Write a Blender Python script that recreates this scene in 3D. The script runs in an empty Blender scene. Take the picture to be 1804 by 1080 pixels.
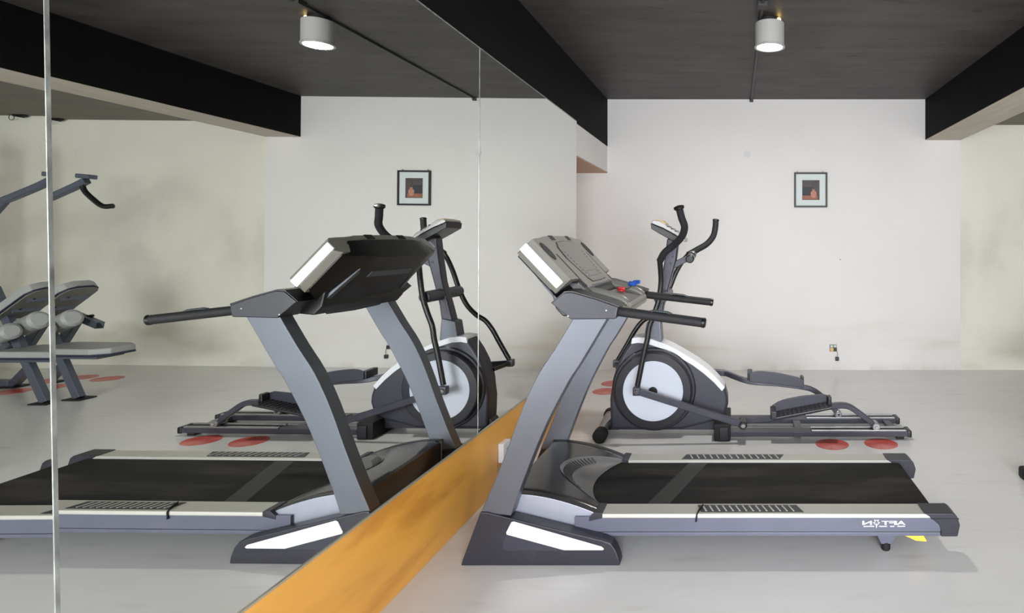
import bpy, bmesh, math, random
from mathutils import Vector, Matrix
random.seed(7)

# ------------------------------------------------------------------ camera, world, light
F, CX, CY, H = 1085.0, 1295.0, 425.0, 1.30          # focal length in pixels, vanishing point, eye height (frame 1804 x 1080)
sc = bpy.context.scene
C = sc.collection
cam = bpy.data.cameras.new('camera')
cam.sensor_fit = 'HORIZONTAL'; cam.sensor_width = 36.0
cam.lens = 36.0 * F / 1804.0
cam.shift_x = (902.0 - CX) / 1804.0
cam.shift_y = -(540.0 - CY) / 1804.0
cam.clip_start = 0.05
camo = bpy.data.objects.new('camera', cam); C.objects.link(camo)
camo.location = (0, 0, H); camo.rotation_euler = (math.pi / 2, 0, 0)
sc.camera = camo

w = bpy.data.worlds.new('world'); sc.world = w; w.use_nodes = True
w.node_tree.nodes['Background'].inputs[0].default_value = (0.80, 0.88, 1.0, 1)
w.node_tree.nodes['Background'].inputs[1].default_value = 1.2

def area(name, loc, rot, sx, sy, power, col):
    l = bpy.data.lights.new(name, 'AREA'); l.shape = 'RECTANGLE'; l.size = sx; l.size_y = sy
    l.energy = power; l.color = col
    o = bpy.data.objects.new(name, l); C.objects.link(o); o.location = loc; o.rotation_euler = rot
    return o
# daylight entering through the two window openings behind the camera
area('window_daylight', (0.75, -2.56, 1.15), (math.radians(68), 0, 0), 2.3, 1.9, 265, (0.93, 0.96, 1.0))
area('window_daylight', (3.5, -2.56, 1.15), (math.radians(68), 0, 0), 1.9, 1.7, 26, (0.95, 0.97, 1.0))
# unseen fill light added to brighten the passage behind the doorway
area('passage_fill_light', (-2.5, 5.5, 1.95), (0, math.radians(25), 0), 0.25, 0.25, 4, (1.0, 0.86, 0.78))

sc.view_settings.view_transform = 'Standard'
sc.view_settings.look = 'None'
sc.view_settings.exposure = 0.48
sc.view_settings.gamma = 1.0
sc.view_settings.use_curve_mapping = False

# ------------------------------------------------------------------ helpers
def S(r, g, b):                                      # sRGB 0-255 -> linear
    f = lambda c: (c / 255 / 12.92) if c / 255 <= 0.04045 else ((c / 255 + 0.055) / 1.055) ** 2.4
    return (f(r), f(g), f(b), 1)

def at(px, py, Y):                                   # a picture point at distance Y from the camera -> (x, z) in metres
    return ((px - CX) * Y / F, H - (py - CY) * Y / F)

def P(pts, Y): return [at(a, b, Y) for a, b in pts]

def mat(name, col, rough=0.5, metal=0.0, noise=0.0, nscale=20.0, bump=0.0, bscale=80.0, emit=None, estr=0.0, stretch=(1, 1, 1), spec=0.5):
    m = bpy.data.materials.new(name); m.use_nodes = True
    nt = m.node_tree; b = nt.nodes['Principled BSDF']
    b.inputs['Base Color'].default_value = col
    b.inputs['Roughness'].default_value = rough
    b.inputs['Metallic'].default_value = metal
    b.inputs['Specular IOR Level'].default_value = spec
    if emit:
        b.inputs['Emission Color'].default_value = emit; b.inputs['Emission Strength'].default_value = estr
    tc = nt.nodes.new('ShaderNodeTexCoord'); mp = nt.nodes.new('ShaderNodeMapping')
    mp.inputs['Scale'].default_value = stretch
    nt.links.new(tc.outputs['Object'], mp.inputs[0])
    if noise > 0:
        n = nt.nodes.new('ShaderNodeTexNoise'); n.inputs['Scale'].default_value = nscale; n.inputs['Detail'].default_value = 5
        nt.links.new(mp.outputs[0], n.inputs['Vector'])
        r = nt.nodes.new('ShaderNodeMapRange')
        r.inputs[1].default_value = 0.3; r.inputs[2].default_value = 0.7
        r.inputs[3].default_value = 1 - noise; r.inputs[4].default_value = 1 + noise
        nt.links.new(n.outputs['Fac'], r.inputs[0])
        h = nt.nodes.new('ShaderNodeHueSaturation'); h.inputs['Color'].default_value = col
        nt.links.new(r.outputs[0], h.inputs['Value']); nt.links.new(h.outputs[0], b.inputs['Base Color'])
    if bump > 0:
        n2 = nt.nodes.new('ShaderNodeTexNoise'); n2.inputs['Scale'].default_value = bscale; n2.inputs['Detail'].default_value = 4
        nt.links.new(mp.outputs[0], n2.inputs['Vector'])
        bp = nt.nodes.new('ShaderNodeBump'); bp.inputs['Strength'].default_value = bump; bp.inputs['Distance'].default_value = 0.01
        nt.links.new(n2.outputs['Fac'], bp.inputs['Height']); nt.links.new(bp.outputs[0], b.inputs['Normal'])
    return m

def stain_or_shade(m, col, lo, hi, scale, amount, zlo=None, zhi=None, stretch=(1, 1, 1), offs=(0, 0, 0), xlo=None, xhi=None):
    """mix dirt, or shade painted as colour, into a material: noise patches, optionally kept to a height band / a stretch of wall"""
    nt = m.node_tree; b = nt.nodes['Principled BSDF']
    src = b.inputs['Base Color']
    tc = nt.nodes.new('ShaderNodeTexCoord'); mp = nt.nodes.new('ShaderNodeMapping')
    mp.inputs['Scale'].default_value = stretch; mp.inputs['Location'].default_value = offs
    nt.links.new(tc.outputs['Object'], mp.inputs[0])
    n = nt.nodes.new('ShaderNodeTexNoise'); n.inputs['Scale'].default_value = scale; n.inputs['Detail'].default_value = 6
    nt.links.new(mp.outputs[0], n.inputs['Vector'])
    r = nt.nodes.new('ShaderNodeMapRange'); r.interpolation_type = 'SMOOTHSTEP'
    r.inputs[1].default_value = lo; r.inputs[2].default_value = hi; r.inputs[3].default_value = 0; r.inputs[4].default_value = amount
    nt.links.new(n.outputs['Fac'], r.inputs[0]); fac = r.outputs[0]
    sep = nt.nodes.new('ShaderNodeSeparateXYZ'); nt.links.new(tc.outputs['Object'], sep.inputs[0])
    def window(sock, a, c, soft):
        nonlocal fac
        for edge, sgn in ((a, 1), (c, -1)):
            q = nt.nodes.new('ShaderNodeMapRange'); q.interpolation_type = 'SMOOTHSTEP'
            q.inputs[1].default_value = edge - soft; q.inputs[2].default_value = edge + soft
            q.inputs[3].default_value = 0 if sgn > 0 else 1; q.inputs[4].default_value = 1 if sgn > 0 else 0
            nt.links.new(sock, q.inputs[0])
            mm = nt.nodes.new('ShaderNodeMath'); mm.operation = 'MULTIPLY'
            nt.links.new(fac, mm.inputs[0]); nt.links.new(q.outputs[0], mm.inputs[1]); fac = mm.outputs[0]
    if zlo is not None: window(sep.outputs[2], zlo, zhi, 0.06)
    if xlo is not None: window(sep.outputs[0], xlo, xhi, 0.3)
    mx = nt.nodes.new('ShaderNodeMix'); mx.data_type = 'RGBA'
    if src.links: nt.links.new(src.links[0].from_socket, mx.inputs[6])
    else: mx.inputs[6].default_value = src.default_value
    mx.inputs[7].default_value = col
    nt.links.new(fac, mx.inputs[0]); nt.links.new(mx.outputs[2], src)

def tag(o, label=None, cat=None, group=None, kind=None):
    if label: o['label'] = label
    if cat: o['category'] = cat
    if group: o['group'] = group
    if kind: o['kind'] = kind
    return o

ORG = {}
def thing(name, loc, label, cat, group=None):
    o = bpy.data.objects.new(name, None); C.objects.link(o); o.location = loc
    o.empty_display_size = 0.1
    ORG[o.name] = Vector(loc)
    return tag(o, label, cat, group)

def obj(name, bm, m, parent=None, origin=None, smooth=True, angle=35):
    """one mesh object out of a bmesh given in world metres; sits relative to its thing's origin"""
    bmesh.ops.recalc_face_normals(bm, faces=bm.faces[:])
    org = ORG.get(parent.name, Vector((0, 0, 0))) if parent else Vector(origin or (0, 0, 0))
    bmesh.ops.translate(bm, verts=bm.verts[:], vec=-org)
    me = bpy.data.meshes.new(name); bm.to_mesh(me); bm.free()
    if smooth:
        for p in me.polygons: p.use_smooth = True
        me.set_sharp_from_angle(angle=math.radians(angle))
    for mm in (m if isinstance(m, (list, tuple)) else [m]): me.materials.append(mm)
    o = bpy.data.objects.new(name, me); C.objects.link(o)
    if parent: o.parent = parent
    else: o.location = org
    if smooth:
        wn_ = o.modifiers.new('weighted_normal', 'WEIGHTED_NORMAL'); wn_.keep_sharp = True; wn_.weight = 90
    ORG[o.name] = org
    return o

def bevel(bm, w, seg=2):
    if w > 0:
        bmesh.ops.remove_doubles(bm, verts=bm.verts[:], dist=1e-6)
        es = [e for e in bm.edges if len(e.link_faces) == 2 and e.calc_face_angle(0) > math.radians(30)]
        bmesh.ops.bevel(bm, geom=es, offset=w, segments=seg, profile=0.5, affect='EDGES', clamp_overlap=True)
    return bm

def add_box(bm, x0, x1, y0, y1, z0, z1):
    r = bmesh.ops.create_cube(bm, size=1)
    for v in r['verts']:
        v.co = Vector(((x0 + x1) / 2 + v.co.x * (x1 - x0), (y0 + y1) / 2 + v.co.y * (y1 - y0), (z0 + z1) / 2 + v.co.z * (z1 - z0)))
    return r['verts']

def box(x0, x1, y0, y1, z0, z1, bev=0, seg=2):
    bm = bmesh.new(); add_box(bm, x0, x1, y0, y1, z0, z1); return bevel(bm, bev, seg)

def add_prism(bm, pts, y0, y1):
    """outline in (x, z) pushed from y0 to y1"""
    a = [bm.verts.new((x, y0, z)) for x, z in pts]; b = [bm.verts.new((x, y1, z)) for x, z in pts]
    n = len(pts)
    bm.faces.new(a); bm.faces.new(b[::-1])
    for i in range(n): bm.faces.new((a[i], b[i], b[(i + 1) % n], a[(i + 1) % n]))

def prism(pts, y0, y1, bev=0, seg=2):
    bm = bmesh.new(); add_prism(bm, pts, y0, y1)
    bmesh.ops.recalc_face_normals(bm, faces=bm.faces[:]); return bevel(bm, bev, seg)

def spline(pts, n=6):
    pts = [Vector(p) for p in pts]
    if len(pts) < 3: return pts
    out = []
    for i in range(len(pts) - 1):
        p0 = pts[i - 1] if i else pts[0] * 2 - pts[1]
        p1, p2 = pts[i], pts[i + 1]
        p3 = pts[i + 2] if i + 2 < len(pts) else pts[-1] * 2 - pts[-2]
        for k in range(n):
            t = k / n
            out.append(0.5 * ((2 * p1) + (p2 - p0) * t + (2 * p0 - 5 * p1 + 4 * p2 - p3) * t * t + (3 * p1 - p0 - 3 * p2 + p3) * t ** 3))
    out.append(pts[-1]); return out

def add_sweep(bm, pts, prof, rad=None):
    """closed cross-section prof [(a, b)] carried along pts"""
    pts = [Vector(p) for p in pts]; rings = []
    up = None
    for i, p in enumerate(pts):
        t = (pts[min(i + 1, len(pts) - 1)] - pts[max(i - 1, 0)]).normalized()
        if up is None:
            ref = Vector((0, 1, 0)) if abs(t.y) < 0.9 else Vector((0, 0, 1))
        else: ref = up
        u = (ref - t * ref.dot(t)).normalized(); up = u
        v = t.cross(u)
        k = rad[i] if rad else 1.0
        rings.append([bm.verts.new(p + u * a * k + v * b * k) for a, b in prof])
    n = len(prof)
    for i in range(len(rings) - 1):
        for j in range(n): bm.faces.new((rings[i][j], rings[i][(j + 1) % n], rings[i + 1][(j + 1) % n], rings[i + 1][j]))
    bm.faces.new(rings[0][::-1]); bm.faces.new(rings[-1])

def circ(r, n=14): return [(r * math.cos(2 * math.pi * i / n), r * math.sin(2 * math.pi * i / n)) for i in range(n)]
def rect(a, b, c=0.004):
    a /= 2; b /= 2
    return [(-a + c, -b), (a - c, -b), (a, -b + c), (a, b - c), (a - c, b), (-a + c, b), (-a, b - c), (-a, -b + c)]

def tube(pts, r, n=14, smooth=6, rad=None):
    bm = bmesh.new(); q = spline(pts, smooth) if smooth else [Vector(p) for p in pts]
    add_sweep(bm, q, circ(r, n), rad); return bm

def bar(pts, a, b, smooth=0, c=0.004):
    bm = bmesh.new(); q = spline(pts, smooth) if smooth else [Vector(p) for p in pts]
    add_sweep(bm, q, rect(a, b, c)); return bm

def add_lathe(bm, base, axis, prof, n=32):
    """profile [(r, h)] turned about axis through base"""
    axis = Vector(axis).normalized(); base = Vector(base)
    u = axis.orthogonal().normalized(); v = axis.cross(u); rings = []
    for r, h in prof:
        if r < 1e-6: rings.append([bm.verts.new(base + axis * h)])
        else: rings.append([bm.verts.new(base + axis * h + (u * math.cos(2 * math.pi * i / n) + v * math.sin(2 * math.pi * i / n)) * r) for i in range(n)])
    for a, b in zip(rings, rings[1:]):
        for i in range(n):
            j = (i + 1) % n
            if len(a) == 1: bm.faces.new((a[0], b[j], b[i]))
            elif len(b) == 1: bm.faces.new((a[i], a[j], b[0]))
            else: bm.faces.new((a[i], a[j], b[j], b[i]))

def lathe(base, axis, prof, n=32):
    bm = bmesh.new(); add_lathe(bm, base, axis, prof, n); return bm

def disc(base, axis, r, h, bev=0.003, n=32):
    return lathe(base, axis, [(0, 0), (r - bev, 0), (r, bev), (r, h - bev), (r - bev, h), (0, h)], n)

def cyl(p0, p1, r, bev=0.004, n=18):
    d = Vector(p1) - Vector(p0); return disc(p0, d, r, d.length, bev, n)

def text_mesh(body, size, thick):
    cu = bpy.data.curves.new('lettering', 'FONT'); cu.body = body; cu.size = size; cu.extrude = thick; cu.align_x = 'LEFT'; cu.offset = .022
    to = bpy.data.objects.new('lettering_tmp', cu); C.objects.link(to)
    dg = bpy.context.evaluated_depsgraph_get(); me = bpy.data.meshes.new_from_object(to.evaluated_get(dg))
    bm = bmesh.new(); bm.from_mesh(me)
    bpy.data.objects.remove(to); bpy.data.curves.remove(cu); bpy.data.meshes.remove(me)
    return bm

# ------------------------------------------------------------------ materials
M = {}
M['wall'] = mat('white_wall_paint', S(228, 225, 222), 0.85, noise=0.02, nscale=1.4, bump=0.10, bscale=45, spec=0.2)
stain_or_shade(M['wall'], S(186, 168, 132), 0.50, 0.72, 1.6, 0.30, 0.20, 0.42, (0.5, 1, 2.5))
stain_or_shade(M['wall'], S(196, 190, 176), 0.48, 0.75, 1.1, 0.30, 0.0, 0.5)
stain_or_shade(M['wall'], S(150, 135, 105), 0.40, 0.75, 7.0, 0.35, -0.1, 0.03, (1, 1, 0.4))
M['cream'] = mat('cream_wall_paint', S(228, 225, 213), 0.85, noise=0.04, nscale=1.2, bump=0.10, bscale=45, spec=0.2)
stain_or_shade(M['cream'], S(140, 136, 122), 0.45, 0.75, 1.6, 0.28, 0.25, 1.9, (1, 1, 0.8), (3.1, 0, 0))  # grey smudges, with the weight machine's soft shadow painted into the wall colour
stain_or_shade(M['cream'], S(165, 154, 116), 0.46, 0.75, 1.8, 0.45, 0.0, 0.45, (0.8, 1, 2))
M['pinkwall'] = mat('passage_wall_paint', S(214, 202, 196), 0.85, noise=0.02, nscale=2)
M['black_paint'] = mat('black_beam_paint', S(13, 12, 13), 0.75, noise=0.10, nscale=3, bump=0.08, bscale=30, spec=0.12)
M['brownsoffit'] = mat('brown_lintel_paint', S(186, 154, 132), 0.8, noise=0.05, nscale=4)
M['soffit'] = mat('cream_beam_soffit', S(188, 181, 166), 0.8, noise=0.08, nscale=5, stretch=(4, 0.6, 1))
M['ceil'] = mat('dark_ceiling_plaster', S(67, 63, 61), 0.55, noise=0.32, nscale=3.0, bump=0.25, bscale=26, stretch=(0.6, 2.4, 1), spec=0.35)
stain_or_shade(M['ceil'], S(40, 38, 36), 0.66, 0.70, 3.0, 0.8, stretch=(1.2, 4, 1), offs=(1.7, 0.4, 0))
M['ceil2'] = mat('grey_ceiling_plaster', S(112, 107, 98), 0.7, noise=0.12, nscale=3.5, bump=0.2, bscale=26, stretch=(0.6, 2.4, 1))
M['floor'] = mat('grey_vinyl_floor', S(222, 221, 221), 0.27, noise=0.03, nscale=2.2, bump=0.03, bscale=5, stretch=(0.6, 1.6, 1), spec=0.45)
stain_or_shade(M['floor'], S(176, 174, 172), 0.55, 0.80, 5.0, 0.30, stretch=(0.7, 2.5, 1))
stain_or_shade(M['floor'], S(120, 118, 116), 0.775, 0.80, 11.0, 0.5, stretch=(0.6, 2.6, 1))
M['seam'] = mat('floor_seam_glue', S(120, 116, 110), 0.8)
M['wood'] = mat('orange_beech_laminate', S(230, 166, 72), 0.32, noise=0.10, nscale=2.2, stretch=(1, 0.5, 3.5), spec=0.4)
stain_or_shade(M['wood'], S(180, 112, 40), 0.5, 0.72, 3.0, 0.55, stretch=(1, 0.5, 3))
M['trimline'] = mat('grey_edge_channel', S(168, 164, 146), 0.45, 0.3)
M['mirror'] = mat('mirror_silver', (0.79, 0.805, 0.775, 1), 0.0, 1.0)
M['mirror_edge'] = mat('mirror_ground_edge', S(150, 152, 148), 0.35, 0.6, noise=0.5, nscale=30, stretch=(1, 1, 0.5))
M['charcoal'] = mat('charcoal_metallic_paint', S(95, 98, 106), 0.40, 0.5, noise=0.04, nscale=6)
M['railgrey'] = mat('grey_rail_paint', S(98, 100, 116), 0.40, 0.25, noise=0.05, nscale=8)
stain_or_shade(M['railgrey'], S(120, 84, 66), 0.62, 0.72, 22, 0.7, 0.07, 0.112, (1, 1, 1))
M['plastic_dark'] = mat('dark_grey_plastic', S(37, 37, 46), 0.42, noise=0.06, nscale=12, bump=0.04, bscale=260)
stain_or_shade(M['plastic_dark'], S(70, 70, 80), 0.60, 0.80, 14, 0.25)
M['black'] = mat('black_plastic', S(15, 15, 17), 0.38)
M['blackmatte'] = mat('black_matte_plastic', S(13, 13, 15), 0.65)
M['foam'] = mat('black_foam_grip', S(26, 26, 29), 0.7, noise=0.1, nscale=60, bump=0.08, bscale=400)
M['hood'] = mat('glossy_dark_hood', S(44, 42, 41), 0.22, noise=0.05, nscale=5, spec=0.6)
M['crescent'] = mat('silver_plastic', S(158, 156, 155), 0.34, 0.3)
M['silver'] = mat('silver_paint', S(168, 171, 184), 0.30, 0.4)
M['alu'] = mat('brushed_aluminium', S(186, 184, 176), 0.42, 0.25, noise=0.02, nscale=40, stretch=(0.2, 6, 6))
M['white'] = mat('white_sticker', S(232, 233, 238), 0.28)
M['greyface'] = mat('console_grey_plastic', S(142, 139, 132), 0.40, 0.15, noise=0.02, nscale=10)
M['greypanel'] = mat('console_overlay', S(126, 124, 117), 0.30, 0.1)
M['red'] = mat('red_plastic', S(206, 40, 48), 0.35)
M['blue'] = mat('blue_plastic', S(40, 92, 190), 0.4)
M['yellow'] = mat('yellow_plastic', S(244, 214, 70), 0.4)
M['steel'] = mat('worn_steel', S(150, 150, 152), 0.35, 0.8, noise=0.1, nscale=20)
M['sensor'] = mat('dull_sensor_steel', S(70, 76, 78), 0.45, 0.5)
M['chrome'] = mat('chrome_bolt', S(210, 210, 212), 0.15, 1.0)
M['tread'] = mat('black_tread_belt', S(19, 18, 17), 0.8, spec=0.3, noise=0.25, nscale=4, bump=0.12, bscale=320, stretch=(0.5, 3.0, 1))
stain_or_shade(M['tread'], S(66, 61, 54), 0.48, 0.74, 2.6, 0.5, stretch=(0.7, 3.2, 1))
M['belt_seam'] = mat('belt_splice', S(29, 28, 26), 0.6)
M['shroud'] = mat('graphite_shroud', S(51, 51, 63), 0.42, noise=0.04, nscale=8)
M['drumlight'] = mat('foot_field_plastic', S(52, 53, 64), 0.35)
M['drum'] = mat('dark_drum_plastic', S(34, 34, 42), 0.35, noise=0.05, nscale=9)
M['framegrey'] = mat('graphite_frame_paint', S(62, 62, 72), 0.38, 0.2, noise=0.08, nscale=14)
M['disc'] = mat('white_disc', S(205, 210, 222), 0.22)
M['lamp_body'] = mat('white_lamp_metal', S(172, 170, 167), 0.45)
M['lamp_glow'] = mat('lamp_diffuser', S(255, 255, 250), 0.5, emit=(1.0, 0.97, 0.86, 1), estr=14)
M['bulb'] = mat('warm_bulb', S(255, 225, 140), 0.5, emit=(1.0, 0.72, 0.22, 1), estr=8)
M['conduit'] = mat('conduit_dark', S(52, 50, 50), 0.5)
M['frame'] = mat('picture_frame_black', S(16, 18, 17), 0.45)
M['mount'] = mat('picture_mount', S(214, 222, 220), 0.7)
M['pic_bg'] = mat('print_grey', S(78, 71, 70), 0.6, noise=0.2, nscale=14)
M['pic_table'] = mat('print_table', S(150, 98, 76), 0.6, noise=0.12, nscale=20)
M['pic_vase'] = mat('print_vase', S(184, 128, 106), 0.6, noise=0.15, nscale=24)
M['pic_shade'] = mat('print_drape', S(48, 50, 56), 0.6, noise=0.15, nscale=20)
M['dot'] = mat('red_floor_sticker', S(206, 92, 84), 0.35, noise=0.10, nscale=9)
stain_or_shade(M['dot'], S(222, 160, 150), 0.45, 0.7, 6.0, 0.55)
M['brass'] = mat('old_brass', S(176, 150, 92), 0.4, 0.6)
M['socket'] = mat('grey_socket_plate', S(140, 138, 134), 0.5)
M['padgrey'] = mat('grey_vinyl_pad', S(158, 160, 158), 0.48, noise=0.04, nscale=10)
M['padedge'] = mat('navy_pad_piping', S(36, 40, 62), 0.5)
M['padback'] = mat('pad_backing_board', S(120, 118, 112), 0.7, noise=0.1, nscale=12)
M['gymsteel'] = mat('grey_gym_steel', S(84, 90, 102), 0.38, 0.2, noise=0.04, nscale=12)
M['plaster_disc'] = mat('wall_cover_plate', S(216, 216, 216), 0.7)

# ------------------------------------------------------------------ room
BW = F * H / 227.0                        # distance of the back wall (6.21 m)
CEIL, CEIL2 = 2.732, 2.474
XM, XL = -1.242, -1.288                   # mirror face, left wall face
YF = -2.6                                 # window wall behind the camera
XR = 5.6
MEND = F * 1.242 / 281                    # where mirror and board end at the doorway
LINT = 1.987

fl = tag(obj('floor', box(-3.2, XR, YF - .2, BW + .1, -0.12, -0.004), M['seam'], smooth=False), kind='structure')
ys = [YF - .2, -1.30, 0.17, 1.64, 3.11, 4.58, 6.05, BW + .1]
for a, b in zip(ys, ys[1:]):
    obj('vinyl_sheet', box(-3.2, XR, a + .0012, b - .0012, -0.004, 0.0), M['floor'], fl, smooth=False)

def struct(name, bm, m): return tag(obj(name, bm, m, smooth=False), kind='structure')
struct('ceiling', box(XL - .2, 2.0, YF - .2, BW + .1, CEIL, CEIL + .15), M['ceil'])
struct('ceiling', box(2.2, XR, YF - .2, BW + .1, CEIL2, CEIL2 + .15), M['ceil2'])
# back wall: the main bay stands a centimetre proud of the side bay
struct('wall_back', box(-3.2, 2.273, BW, BW + .15, 0, CEIL + .1), M['wall'])
struct('wall_back', box(2.273, XR, BW + .008, BW + .15, 0, CEIL2 + .1), M['cream'])
# left wall: lower wall behind the mirror, black band above, lintel over the doorway
struct('wall_left', box(XL - .14, XL, YF, MEND, 0, 2.256), M['wall'])
struct('wall_left', box(XL - .14, XL, MEND, BW, LINT + .012, 2.256), M['wall'])
struct('trim_1', box(XL - .14, XL + .001, YF, BW, 2.256, CEIL), M['black_paint'])
struct('trim_2', box(XL - .14, XL, MEND, BW, LINT, LINT + .012), M['brownsoffit'])
# passage behind the doorway
struct('wall_passage', box(-3.2, -3.05, MEND - .15, BW, 0, LINT), M['pinkwall'])
struct('wall_passage', box(-3.05, XL - .14, MEND - .15, MEND, 0, LINT), M['pinkwall'])
struct('ceiling', box(-3.2, XL - .14, MEND - .15, BW + .1, LINT, 2.75), M['brownsoffit'])
# ceiling beams: black faces, cream underside
BX0, BX1, BZ = (1630 - CX) * BW / F, (1692 - CX) * BW / F, H + (425 - 247) * BW / F
def beam(n, x0, x1):
    o = struct('trim_%d' % n, box(x0, x1, YF, BW, BZ + .004, CEIL + .05), M['black_paint'])
    obj('beam_soffit', box(x0, x1, YF, BW - .001, BZ, BZ + .004), M['soffit'], o, smooth=False)
beam(3, BX0, BX1)
beam(4, 4.72, 5.08)
struct('wall_right', box(XR - .1, XR, YF, BW, 0, CEIL2), M['cream'])
# window wall behind the camera with two openings
def wall_with_openings():
    bm = bmesh.new()
    xs = [XL - .14, -.4, 1.9, 2.55, 4.45, XR]
    for i, (a, b) in enumerate(zip(xs, xs[1:])):
        if i in (1, 3):
            add_box(bm, a, b, YF - .18, YF, 0, 0.2 if i == 1 else 0.3); add_box(bm, a, b, YF - .18, YF, 2.1 if i == 1 else 2.0, CEIL)
        else: add_box(bm, a, b, YF - .18, YF, 0, CEIL)
    return bm
struct('wall_front', wall_with_openings(), M['wall'])
for n, (a, b, z0, z1) in enumerate(((-.4, 1.9, .2, 2.1), (2.55, 4.45, .3, 2.0))):
    wn = struct('window_%d' % (n + 1), box(a, b, YF - .14, YF - .06, z0, z0 + .05), M['lamp_body'])
    for q in (box(a, b, YF - .14, YF - .06, z1 - .05, z1), box(a, a + .05, YF - .14, YF - .06, z0 + .05, z1 - .05),
              box(b - .05, b, YF - .14, YF - .06, z0 + .05, z1 - .05), box((a + b) / 2 - .025, (a + b) / 2 + .025, YF - .14, YF - .06, z0 + .05, z1 - .05)):
        obj('window_frame', q, M['lamp_body'], wn, smooth=False)

# wooden board under the mirror
bb = struct('baseboard_left', box(XL, XM, YF + .02, MEND, 0, 0.364, 0.002), M['wood'])
obj('edge_channel', box(XL, XM + .004, YF + .02, MEND, 0.364, 0.3705), M['trimline'], bb, smooth=False)

# mirror panels, each hung a touch differently
MZ0, MZ1 = 0.3705, 2.235
S1, S2 = F * 1.242 / 1204, F * 1.242 / 453
SB, ST = S1 + .014, S1 - .026            # the near joint is out of plumb: its foot and its head
def mirror_panel(y0b, y0t, y1b, y1t, lean, yaw, ypiv, label):
    bm = bmesh.new(); g = .0012; hgt = MZ1 - MZ0
    vs = [[bm.verts.new((x, y - ypiv, z)) for y, z in ((y0b + g, 0), (y1b - g, 0), (y1t - g, hgt), (y0t + g, hgt))] for x in (-.006, 0)]
    bm.faces.new(vs[0]); bm.faces.new(vs[1][::-1])
    for i in range(4): bm.faces.new((vs[0][i], vs[0][(i + 1) % 4], vs[1][(i + 1) % 4], vs[1][i]))
    o = obj('wall_mirror', bm, M['mirror'], smooth=False)
    o.location = (XM, ypiv, MZ0); o.rotation_euler = (0, lean, yaw)
    bm = bmesh.new(); add_box(bm, -.006, .0008, y0t + .002 - ypiv, y1t - .002 - ypiv, hgt - .004, hgt + .0015)
    obj('ground_edge', bm, M['mirror_edge'], o, smooth=False)
    return tag(o, label, 'mirror', 'wall mirror panels')
LEAN = 0.0050
mirror_panel(-0.70, -0.70, SB, ST, LEAN, 0.0160, S1, 'frameless wall mirror nearest the camera, left of the wide bright joint')
mirror_panel(SB, ST, S2, S2, LEAN, 0.0, S1, 'frameless wall mirror that reflects the treadmill')
mirror_panel(S2, S2, MEND, MEND, LEAN, 0.0, S1, 'frameless wall mirror beside the doorway, farthest of the mirrors')
# ground glass edges showing at the joints; the near one runs a little out of plumb
def joint_strip(y_bot, y_top, half, label):
    bm = bmesh.new(); hgt = MZ1 - MZ0
    lo_ = [bm.verts.new((x, y_bot + s_ * half, 0)) for x, s_ in ((-.004, -1), (.0012, -1), (.0012, 1), (-.004, 1))]
    hi_ = [bm.verts.new((x + LEAN * hgt, y_top + s_ * half, hgt)) for x, s_ in ((-.004, -1), (.0012, -1), (.0012, 1), (-.004, 1))]
    bm.faces.new(lo_[::-1]); bm.faces.new(hi_)
    for i in range(4): bm.faces.new((lo_[i], lo_[(i + 1) % 4], hi_[(i + 1) % 4], hi_[i]))
    o = obj('mirror_joint_strip', bm, M['mirror_edge'], smooth=False); o.location = (XM, 0, MZ0)
    return tag(o, label, 'strip')
joint_strip(SB, ST, .0040, 'wide bright ground glass joint strip between the two nearest mirrors')
joint_strip(S2, S2, .0026, 'hairline joint strip between the treadmill mirror and the doorway mirror')

# ------------------------------------------------------------------ ceiling lamp and conduit
LY, LX = F * (CEIL - H) / (425 - 33), 0.0
LX = (1356 - CX) * LY / F
lamp = thing('ceiling_lamp', (LX, LY, CEIL), 'white cylinder ceiling lamp switched on above the treadmill', 'lamp')
lz0 = H + (425 - 84) * LY / F
obj('housing', lathe((LX, LY, 0), (0, 0, 1), [(0.0, CEIL - .030), (.090, CEIL - .030), (.094, CEIL - .034), (.094, lz0 + .012), (.099, lz0 + .008), (.099, lz0), (.084, lz0), (.082, lz0 + .006), (.082, lz0 + .02), (0, lz0 + .02)], 40), M['lamp_body'], lamp)
obj('diffuser', disc((LX, LY, lz0 + .003), (0, 0, 1), .082, .012, .002, 40), M['lamp_glow'], lamp)
obj('mounting_plate', cyl((LX - .006, LY + .004, CEIL - .03), (LX - .006, LY + .004, CEIL), .070), M['blackmatte'], lamp)
obj('bulb', lathe((LX + .055, LY - .03, CEIL - .030), (0, 0, 1), [(0, 0), (.012, .002), (.016, .012), (.012, .022), (0, .026)], 12), M['bulb'], lamp)
ll = bpy.data.lights.new('ceiling_lamp_light', 'AREA'); ll.shape = 'DISK'; ll.size = .16; ll.energy = 17; ll.color = (1, .98, .93)
lo = bpy.data.objects.new('ceiling_lamp_light', ll); C.objects.link(lo); lo.parent = lamp; lo.location = (0, 0, lz0 - .002 - CEIL)
cx_ = 0.165
cd = tag(obj('cable_conduit', bar([(cx_, 3.4, CEIL - .009), (cx_, BW - .002, CEIL - .009)], .018, .018, c=.003), M['conduit'], origin=(cx_, BW, CEIL - .009)),
         'dark cable conduit running along the ceiling past the lamp to the back wall', 'conduit')
obj('end_box', box(cx_ - .018, cx_ + .018, BW - .03, BW, CEIL - .03, CEIL, .003), M['conduit'], cd)
obj('junction_box', box(cx_ - .03, cx_ + .03, 3.66, 3.74, CEIL - .03, CEIL, .003), M['conduit'], cd)

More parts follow.
